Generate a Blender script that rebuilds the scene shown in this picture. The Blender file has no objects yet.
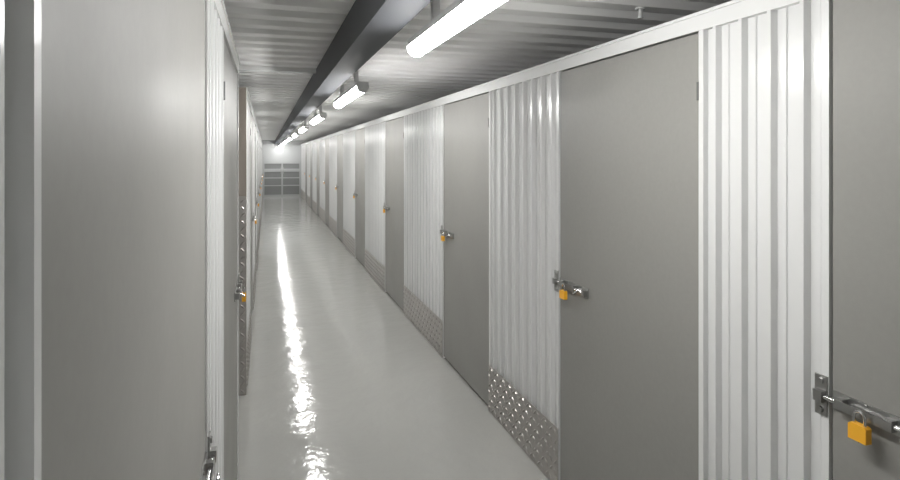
import bpy, bmesh, math, random
from mathutils import Vector, Matrix
random.seed(3)
scene=bpy.context.scene
H=1.6; XR=1.356; XL=-0.148; YEND=24.5; YB=-5.0
ZTOP=2.06; ZDOOR=2.005; ZC=2.22
OUTL=-2.6; OUTR=3.2
scene.view_settings.view_transform='Standard'

# ---------------- materials ----------------
def mat(name,col,rough=0.5,metal=0.0,spec=0.5,noise=None,bump=None,emit=None,rnoise=None,bump2=None):
    m=bpy.data.materials.new(name); m.use_nodes=True
    nt=m.node_tree; b=nt.nodes['Principled BSDF']
    b.inputs['Base Color'].default_value=(*col,1)
    b.inputs['Roughness'].default_value=rough
    b.inputs['Metallic'].default_value=metal
    b.inputs['Specular IOR Level'].default_value=spec
    tc=nt.nodes.new('ShaderNodeTexCoord')
    if noise:
        n=nt.nodes.new('ShaderNodeTexNoise'); n.inputs['Scale'].default_value=noise[0]; n.inputs['Detail'].default_value=4
        nt.links.new(tc.outputs['Object'],n.inputs['Vector'])
        r=nt.nodes.new('ShaderNodeMix'); r.data_type='RGBA'
        r.inputs['A'].default_value=(*[c*(1-noise[1]) for c in col],1)
        r.inputs['B'].default_value=(*[min(1,c*(1+noise[1])) for c in col],1)
        nt.links.new(n.outputs['Fac'],r.inputs['Factor']); nt.links.new(r.outputs['Result'],b.inputs['Base Color'])
    if rnoise:
        n=nt.nodes.new('ShaderNodeTexNoise'); n.inputs['Scale'].default_value=rnoise[0]; n.inputs['Detail'].default_value=5
        nt.links.new(tc.outputs['Object'],n.inputs['Vector'])
        r=nt.nodes.new('ShaderNodeMapRange'); r.inputs['From Min'].default_value=.3; r.inputs['From Max'].default_value=.7
        r.inputs['To Min'].default_value=rnoise[1]; r.inputs['To Max'].default_value=rnoise[2]
        nt.links.new(n.outputs['Fac'],r.inputs['Value']); nt.links.new(r.outputs['Result'],b.inputs['Roughness'])
    prev=None
    for bu in (bump,bump2):
        if not bu: continue
        n=nt.nodes.new('ShaderNodeTexNoise'); n.inputs['Scale'].default_value=bu[0]; n.inputs['Detail'].default_value=2
        nt.links.new(tc.outputs['Object'],n.inputs['Vector'])
        bp=nt.nodes.new('ShaderNodeBump'); bp.inputs['Strength'].default_value=bu[1]; bp.inputs['Distance'].default_value=bu[2]
        nt.links.new(n.outputs['Fac'],bp.inputs['Height'])
        if prev: nt.links.new(prev.outputs['Normal'],bp.inputs['Normal'])
        prev=bp; nt.links.new(bp.outputs['Normal'],b.inputs['Normal'])
    if emit:
        b.inputs['Emission Color'].default_value=(*emit[0],1); b.inputs['Emission Strength'].default_value=emit[1]
    return m
M_white=mat('white_painted_steel',(.735,.74,.735),.2,bump=(2.5,.25,.01))
M_trim=mat('white_trim',(.75,.755,.75),.25)
M_door=mat('grey_door_paint',(.29,.286,.268),.45,spec=.35,noise=(60,.05),bump=(300,.08,.001),rnoise=(3,.42,.52))
M_plate=mat('diamond_aluminium',(.44,.42,.40),.3,metal=.7,noise=(8,.12))
M_brown=mat('warm_grey_panel',(.30,.265,.23),.4)
M_floor=mat('grey_epoxy_floor',(.43,.43,.408),.12,noise=(1.2,.05),rnoise=(6,.07,.14),bump=(5.5,.7,.006),bump2=(30,.6,.0013))
M_ceil=mat('grey_ceiling_steel',(.88,.88,.87),.32,noise=(2,.05))
M_beam=mat('dark_steel_beam',(.10,.105,.115),.6,spec=.3)
M_galv=mat('galvanised_steel',(.42,.42,.41),.28,metal=.9)
M_hinge=mat('grey_hinge',(.16,.16,.155),.5,metal=.3)
M_dark=mat('dark_gap',(.02,.018,.018),.7)
M_brass=mat('orange_brass_padlock',(.95,.47,.03),.4,metal=0)
M_chrome=mat('shackle_steel',(.7,.7,.7),.15,metal=1)
M_tube=mat('led_diffuser',(.95,.95,.95),.4,emit=((1.0,.99,.97),55.0))
M_house=mat('light_housing',(.75,.75,.75),.4)
M_outer=mat('outer_shell',(.65,.65,.64),.6)
M_end=mat('end_grey_frame',(.45,.46,.46),.35)
M_endd=mat('end_grey_panel',(.26,.265,.265),.25)
M_edge=mat('red_brown_skirting',(.10,.05,.04),.6)

# ---------------- mesh builder ----------------
class MB:
    def __init__(s): s.v=[];s.f=[];s.mi=[];s.mats=[]
    def m(s,mt):
        if mt not in s.mats: s.mats.append(mt)
        return s.mats.index(mt)
    def box(s,x0,x1,y0,y1,z0,z1,mt):
        if x0>x1:x0,x1=x1,x0
        if y0>y1:y0,y1=y1,y0
        if z0>z1:z0,z1=z1,z0
        b=len(s.v); s.v+=[(x0,y0,z0),(x1,y0,z0),(x1,y1,z0),(x0,y1,z0),(x0,y0,z1),(x1,y0,z1),(x1,y1,z1),(x0,y1,z1)]
        for f in [(0,3,2,1),(4,5,6,7),(0,1,5,4),(1,2,6,5),(2,3,7,6),(3,0,4,7)]:
            s.f.append(tuple(b+i for i in f)); s.mi.append(s.m(mt))
    def poly(s,pts,mt):
        b=len(s.v); s.v+=[tuple(p) for p in pts]; s.f.append(tuple(range(b,b+len(pts)))); s.mi.append(s.m(mt))
    def cyl(s,p0,p1,r,mt,n=12,caps=True):
        p0=Vector(p0);p1=Vector(p1);d=(p1-p0).normalized()
        a=d.orthogonal().normalized();c=d.cross(a)
        b=len(s.v)
        for p in (p0,p1):
            for i in range(n):
                t=2*math.pi*i/n; s.v.append(tuple(p+a*r*math.cos(t)+c*r*math.sin(t)))
        for i in range(n):
            j=(i+1)%n; s.f.append((b+i,b+j,b+n+j,b+n+i)); s.mi.append(s.m(mt))
        if caps:
            s.f.append(tuple(b+i for i in range(n))[::-1]); s.mi.append(s.m(mt))
            s.f.append(tuple(b+n+i for i in range(n))); s.mi.append(s.m(mt))
    def tube(s,pts,r,mt,n=10):
        pts=[Vector(p) for p in pts]; b=len(s.v); ref=None
        for k,p in enumerate(pts):
            d=(pts[min(k+1,len(pts)-1)]-pts[max(k-1,0)]).normalized()
            if ref is None: ref=d.orthogonal().normalized()
            a=(ref-d*ref.dot(d)).normalized(); ref=a; c=d.cross(a)
            for i in range(n):
                t=2*math.pi*i/n; s.v.append(tuple(p+a*r*math.cos(t)+c*r*math.sin(t)))
        for k in range(len(pts)-1):
            for i in range(n):
                j=(i+1)%n; s.f.append((b+k*n+i,b+k*n+j,b+(k+1)*n+j,b+(k+1)*n+i)); s.mi.append(s.m(mt))
        s.f.append(tuple(b+i for i in range(n))[::-1]); s.mi.append(s.m(mt))
        e=b+(len(pts)-1)*n; s.f.append(tuple(e+i for i in range(n))); s.mi.append(s.m(mt))
    def obj(s,name,bevel=0,parent=None,smooth=False,fix=True):
        me=bpy.data.meshes.new(name); me.from_pydata(s.v,[],s.f)
        for mt in s.mats: me.materials.append(mt)
        for p,i in zip(me.polygons,s.mi): p.material_index=i
        if fix:
            bm=bmesh.new(); bm.from_mesh(me); bmesh.ops.recalc_face_normals(bm,faces=bm.faces); bm.to_mesh(me); bm.free()
        o=bpy.data.objects.new(name,me); scene.collection.objects.link(o)
        if bevel:
            md=o.modifiers.new('bevel','BEVEL'); md.width=bevel; md.segments=2; md.limit_method='ANGLE'
        if smooth:
            for p in me.polygons: p.use_smooth=True
            try:
                bpy.context.view_layer.objects.active=o; o.select_set(True)
                bpy.ops.object.shade_smooth_by_angle(angle=math.radians(35)); o.select_set(False)
            except Exception: pass
        if parent: o.parent=parent
        return o

def clad(mb,xp,n,y0,y1,z0,z1,mt,pitch=.108,dep=.0185):
    w=y1-y0; k=max(1,round(w/pitch)); p=w/k; pts=[(y0,0)]
    for i in range(k):
        a=y0+i*p
        pts+=[(a+p*.10,0),(a+p*.125,.004),(a+p*.15,0),(a+p*.43,0),(a+p*.48,dep),(a+p*.60,dep),(a+p*.65,0),(a+p*.93,0)]
    pts.append((y1,0))
    for (a,da),(b,db) in zip(pts[:-1],pts[1:]):
        mb.poly([(xp+n*da,a,z0),(xp+n*db,b,z0),(xp+n*db,b,z1),(xp+n*da,a,z1)],mt)
def diamonds(mb,org,U,V,N,w,h,mt,pitch=.046):
    U=Vector(U);V=Vector(V);N=Vector(N);org=Vector(org)
    nu=int(w/pitch);nv=int(h/pitch);pu=w/nu;pv=h/nv
    for i in range(nu):
        for j in range(nv):
            c=org+U*(i+.5)*pu+V*(j+.5)*pv
            s=1 if (i+j)%2 else -1
            d=(U+V*s).normalized(); e=(U-V*s).normalized()
            L=.023;W=.0085;T=.0058
            p=[c+d*L,c+e*W,c-d*L,c-e*W]; top=[c+d*L*.55+N*T,c-d*L*.55+N*T]
            mb.poly([p[0],p[1],top[0]],mt) ; mb.poly([p[1],p[2],top[1],top[0]],mt)
            mb.poly([p[2],p[3],top[1]],mt) ; mb.poly([p[3],p[0],top[0],top[1]],mt)
def kick(xp,n,y0,y1,z1=.295):
    mb=MB(); t=.0215
    mb.box(xp+n*.0188,xp+n*t,y0+.004,y1-.004,.004,z1,M_plate)
    diamonds(mb,(xp+n*t,y0+.004,.004),(0,1,0),(0,0,1),(n,0,0),y1-y0-.008,z1-.006,M_plate)
    mb.obj('diamond_plate_kickboard',fix=False)

def arc(c,r,a0,a1,n,ax1,ax2):
    return [Vector(c)+Vector(ax1)*r*math.cos(a0+(a1-a0)*i/n)+Vector(ax2)*r*math.sin(a0+(a1-a0)*i/n) for i in range(n+1)]
DO=.013
def latch(xp,n,yb,z=1.0):
    mb=MB(); f=xp+n*.0185; g=xp+n*(DO+.0005)
    mb.box(f,f+n*.004,yb+.002,yb+.036,z-.050,z+.050,M_galv)
    mb.box(f+n*.004,f+n*.018,yb+.006,yb+.030,z-.014,z+.014,M_galv)
    for dz in (-.036,.036): mb.cyl((f+n*.003,yb+.019,z+dz),(f+n*.009,yb+.019,z+dz),.008,M_galv,8)
    mb.box(g,g+n*.004,yb-.27,yb-.010,z-.021,z+.021,M_galv)
    for y in (yb-.04,yb-.16,yb-.255):
        mb.box(g+n*.004,f+n*.016,y-.009,y+.009,z-.013,z+.013,M_galv)
    mb.cyl((f+n*.009,yb-.262,z),(f+n*.009,yb+.028,z),.0065,M_chrome,12)
    mb.box(f+n*.016,f+n*.019,yb-.17,yb-.03,z-.010,z+.010,M_galv)
    mb.cyl((f+n*.009,yb-.205,z),(f+n*.036,yb-.205,z-.012),.005,M_chrome,10)
    for y in (yb-.095,yb-.215):
        for dz in (-.015,.015): mb.cyl((g+n*.003,y,z+dz),(g+n*.007,y,z+dz),.004,M_galv,8)
    mb.obj('slide_bolt_latch',smooth=True)
    pb=MB(); cy=yb-.105; cx=f+n*.030; zt=z-.018
    w=.022;d=.009
    prof=[(-w,-.038),(w,-.038),(w,-.004),(w-.005,0),(-w+.005,0),(-w,-.004)]
    a=[(cx-d,cy+p[0],zt+p[1]) for p in prof]; b=[(cx+d,cy+p[0],zt+p[1]) for p in prof]
    pb.poly(a[::-1],M_brass); pb.poly(b,M_brass)
    for i in range(6):
        j=(i+1)%6; pb.poly([a[i],a[j],b[j],b[i]],M_brass)
    pts=[(cx,cy-.013,zt-.002),(cx,cy-.013,zt+.016)]+arc((cx,cy,zt+.016),.013,math.pi,0,10,(0,1,0),(0,0,1))+[(cx,cy+.013,zt+.016),(cx,cy+.013,zt-.002)]
    pb.tube(pts,.0035,M_chrome,8)
    pb.cyl((cx,cy,zt-.038),(cx,cy,zt-.041),.006,M_chrome,10)
    pb.obj('padlock',smooth=True)

dn=[0]
def door(xp,n,y0,y1):
    dn[0]+=1
    e=bpy.data.objects.new('door_%d'%dn[0],None); scene.collection.objects.link(e)
    g=.005; mb=MB()
    mb.box(xp-n*.0,xp+n*DO,y0+g,y1-g,.02,ZDOOR-g,M_door)
    mb.obj('leaf',bevel=.003,parent=e)
    h=MB()
    for z in (.22,1.81):
        h.cyl((xp+n*.019,y0+.003,z-.03),(xp+n*.019,y0+.003,z+.03),.004,M_hinge,10)
        h.box(xp+n*(DO+.0005),xp+n*(DO+.002),y0+.006,y0+.014,z-.025,z+.025,M_hinge)
    h.obj('hinges',parent=e,smooth=True)

def build_wall(name,xp,n,segs,yA,yB,tw=.022):
    mb=MB()
    mb.box(xp-n*.05,xp+n*.020,yA,yB,ZDOOR,ZTOP,M_trim)
    mb.box(xp-n*.05,xp+n*.026,yA,yB,ZTOP-.006,ZTOP+.004,M_trim)
    for k,y0,y1 in segs:
        if k=='p':
            mb.box(xp-n*.05,xp-n*.004,y0,y1,0,ZDOOR,M_white)
            clad(mb,xp,n,y0+tw,y1-tw,.0,ZDOOR,M_white)
            for a,b in ((y0,y0+tw),(y1-tw,y1)):
                mb.box(xp-n*.05,xp+n*.018,a,b,0,ZDOOR,M_trim)
        else:
            mb.box(xp-n*.05,xp-n*.044,y0,y1,0,.018,M_dark)
            mb.box(xp-n*.044,xp-n*.004,y0,y1,0,.012,M_edge)
    mb.obj(name)

sh=.41
doorsR=[(-4.2,-3.2),(-1.9,-.9),(.56,1.56),(2.03,3.0),(3.94,4.966),(6.37,7.387),(8.88,9.88),(11.4,12.4),(13.9,14.9),(16.4,17.4),(18.9,19.9),(21.4,22.4)]
doorsR=[(a-sh,b-sh) for a,b in doorsR]
segs=[];y=YB
for a,b in doorsR:
    segs.append(('p',y,a)); segs.append(('d',a,b)); y=b
segs.append(('p',y,YEND))
build_wall('wall_right',XR,-1,segs,YB,YEND)
for k,a,b in segs:
    if k=='d':
        door(XR,-1,a,b); latch(XR,-1,b)
    else: kick(XR,-1,a,b)
AY0,AY1=3.16,4.25
segL=[('p',YB,-1.9),('d',-1.9,-.9),('p',-.9,.42),('d',.42,1.50),('p',1.50,2.06),('d',2.06,3.11)]
build_wall('wall_left',XL,1,segL,YB,AY0-.0,tw=.012)
for k,a,b in segL:
    if k=='d':
        door(XL,1,a,b)
        latch(XL,1,b,.97 if a>2 else .895)
seg2=[];y=AY1+.06
for i in range(8):
    a=y+1.2; b=a+1.0
    if b>YEND-.3: break
    seg2.append(('p',y,a)); seg2.append(('d',a,b)); y=b
seg2.append(('p',y,YEND))
build_wall('wall_left',XL,1,seg2,AY1+.05,YEND)
for k,a,b in seg2:
    if k=='d':
        door(XL,1,a,b); latch(XL,1,b,.97)
    else: kick(XL,1,a,b)
mb=MB(); mb.box(XL-.05,XL+.018,3.11,AY0,0,ZDOOR,M_trim); mb.box(OUTL,XL-.05,AY0-.05,AY0,0,ZTOP,M_white); mb.obj('wall_side_aisle_near')
mb=MB()
mb.box(OUTL,XL-.005,AY1,AY1+.05,0,ZTOP,M_brown)
mb.box(XL-.06,XL+.022,AY1-.006,AY1+.06,0,ZTOP,M_brown)
mb.obj('wall_side_aisle_far')
mb=MB()
mb.box(OUTL+.01,XL+.022,AY1-.010,AY1-.0065,.004,1.33,M_plate)
diamonds(mb,(OUTL+.01,AY1-.010,.004),(1,0,0),(0,0,1),(0,-1,0),XL+.022-OUTL-.01,1.32,M_plate)
mb.obj('diamond_plate_kickboard',fix=False)

# ---------------- floor, outer shell, ceiling ----------------
mb=MB(); mb.box(OUTL-.05,OUTR+.05,YB-.05,YEND+.6,-.1,0,M_floor); mb.obj('floor')
mb=MB(); mb.box(OUTL-.05,OUTL,YB,YEND+.5,0,ZC+.05,M_outer); mb.obj('wall_outer_left')
mb=MB(); mb.box(OUTR,OUTR+.05,YB,YEND+.5,0,ZC+.05,M_outer); mb.obj('wall_outer_right')
mb=MB(); mb.box(OUTL,OUTR,YB-.05,YB,0,ZC+.05,M_white); mb.obj('wall_back')
mb=MB(); p=.21; y=YB; d=.036
while y<YEND+.3:
    pr=[(y,0),(y+.085,0),(y+.105,d),(y+.19,d),(y+.21,0)]
    for (a,da),(b,db) in zip(pr[:-1],pr[1:]):
        mb.poly([(OUTL,a,ZC+da),(OUTR,a,ZC+da),(OUTR,b,ZC+db),(OUTL,b,ZC+db)],M_ceil)
    y+=p
mb.box(OUTL,OUTR,YB,YEND+.5,ZC+.06,ZC+.1,M_ceil)
mb.obj('ceiling')
mb=MB(); mb.box(OUTL,.34,4.34,4.40,ZC-.03,ZC-.001,M_trim); mb.obj('trim_1')

mb=MB(); bz=2.06
mb.box(.34,.470,YB,YEND,bz,bz+.008,M_beam)
mb.box(.34,.348,YB,YEND,bz+.008,ZC-.012,M_beam)
mb.box(.34,.470,YB,YEND,ZC-.012,ZC-.002,M_beam)
mb.obj('steel_beam')

# ---------------- ceiling lights ----------------
LX=.524; LZ=1.992
for k in range(-2,10):
    if k==-1: continue
    y1=2.12+2.48*k; y0=y1-1.2
    e=bpy.data.objects.new('ceiling_batten_light',None); scene.collection.objects.link(e)
    mb=MB()
    n=16; r=.031; A0=math.pi-.18; A1=2*math.pi+.18
    ring=[(LX+r*1.1*math.cos(A0+(A1-A0)*i/n),LZ+r*math.sin(A0+(A1-A0)*i/n)) for i in range(n+1)]
    for (xa,za),(xb,zb) in zip(ring[:-1],ring[1:]):
        mb.poly([(xa,y0,za),(xb,y0,zb),(xb,y1,zb),(xa,y1,za)],M_tube)
    mb.poly([(x,y0,z) for x,z in ring],M_tube); mb.poly([(x,y1,z) for x,z in ring],M_tube)
    zt=ring[0][1]
    mb.poly([(ring[0][0],y0,zt),(ring[-1][0],y0,zt),(ring[-1][0],y1,zt),(ring[0][0],y1,zt)],M_tube)
    mb.obj('diffuser',parent=e)
    hb=MB()
    hb.box(LX-.0345,LX+.0335,y0-.004,y1+.004,zt+.001,zt+.022,M_house)
    for ya,yb in ((y0-.010,y0-.002),(y1+.002,y1+.010)):
        ring2=[(LX+.036*math.cos(A0+(A1-A0)*i/12),LZ+.033*math.sin(A0+(A1-A0)*i/12)) for i in range(13)]
        A=[(x,ya,z) for x,z in ring2]; B=[(x,yb,z) for x,z in ring2]
        hb.poly(A,M_house); hb.poly(B,M_house)
        for i in range(13):
            j=(i+1)%13; hb.poly([A[i],A[j],B[j],B[i]],M_house)
    for yy in (y0+.25,y1-.25):
        hb.box(LX-.012,LX+.012,yy-.012,yy+.012,zt+.022,ZC,M_house)
    hb.obj('housing',parent=e)

mb=MB(); mb.cyl((1.5,2.17,ZC),(1.5,2.17,ZC-.04),.008,M_trim,10); mb.cyl((1.5,2.17,ZC-.006),(1.5,2.17,ZC),.02,M_trim,16)
mb.cyl((1.5,2.17,ZC-.043),(1.5,2.17,ZC-.04),.012,M_trim,12); mb.obj('fire_sprinkler',smooth=True)

# ---------------- end wall ----------------
mb=MB(); mb.box(OUTL,OUTR,YEND+.06,YEND+.12,0,ZC,M_end); mb.obj('wall_end')
mb=MB(); a,b=XL+.03,XR-.03; f0,f1=YEND,YEND+.05
mb.box(a,b,f0+.03,f1,0,ZTOP,M_endd)
for x0,x1 in ((a,a+.06),(b-.06,b),(.58,.64)): mb.box(x0,x1,f0,f1,0.002,ZTOP,M_end)
for z0,z1 in ((0.002,.08),(.42,.46),(.72,.76),(.98,1.10),(1.30,1.34),(1.98,ZTOP)): mb.box(a,b,f0-.005,f1,z0,z1,M_end)
mb.box(a+.06,b-.06,f0+.02,f0+.03,1.34,1.98,M_end)
mb.box(.55,.57,f0-.05,f0-.03,.9,1.15,M_galv); mb.box(.65,.67,f0-.05,f0-.03,.9,1.15,M_galv)
mb.box(.55,.57,f0-.04,f0-.005,.98,1.0,M_galv); mb.box(.65,.67,f0-.04,f0-.005,.98,1.0,M_galv)
mb.obj('door_end_double')

# ---------------- world & camera ----------------
w=bpy.data.worlds.new('world'); scene.world=w; w.use_nodes=True
w.node_tree.nodes['Background'].inputs['Color'].default_value=(.6,.62,.65,1)
w.node_tree.nodes['Background'].inputs['Strength'].default_value=.05
cam=bpy.data.cameras.new('camera'); co=bpy.data.objects.new('camera',cam); scene.collection.objects.link(co)
co.location=(0,0,H); co.rotation_euler=(math.radians(90),0,-math.atan(.3067))
cam.sensor_width=36; cam.lens=24; cam.shift_y=-84/900; cam.clip_start=.01
scene.camera=co
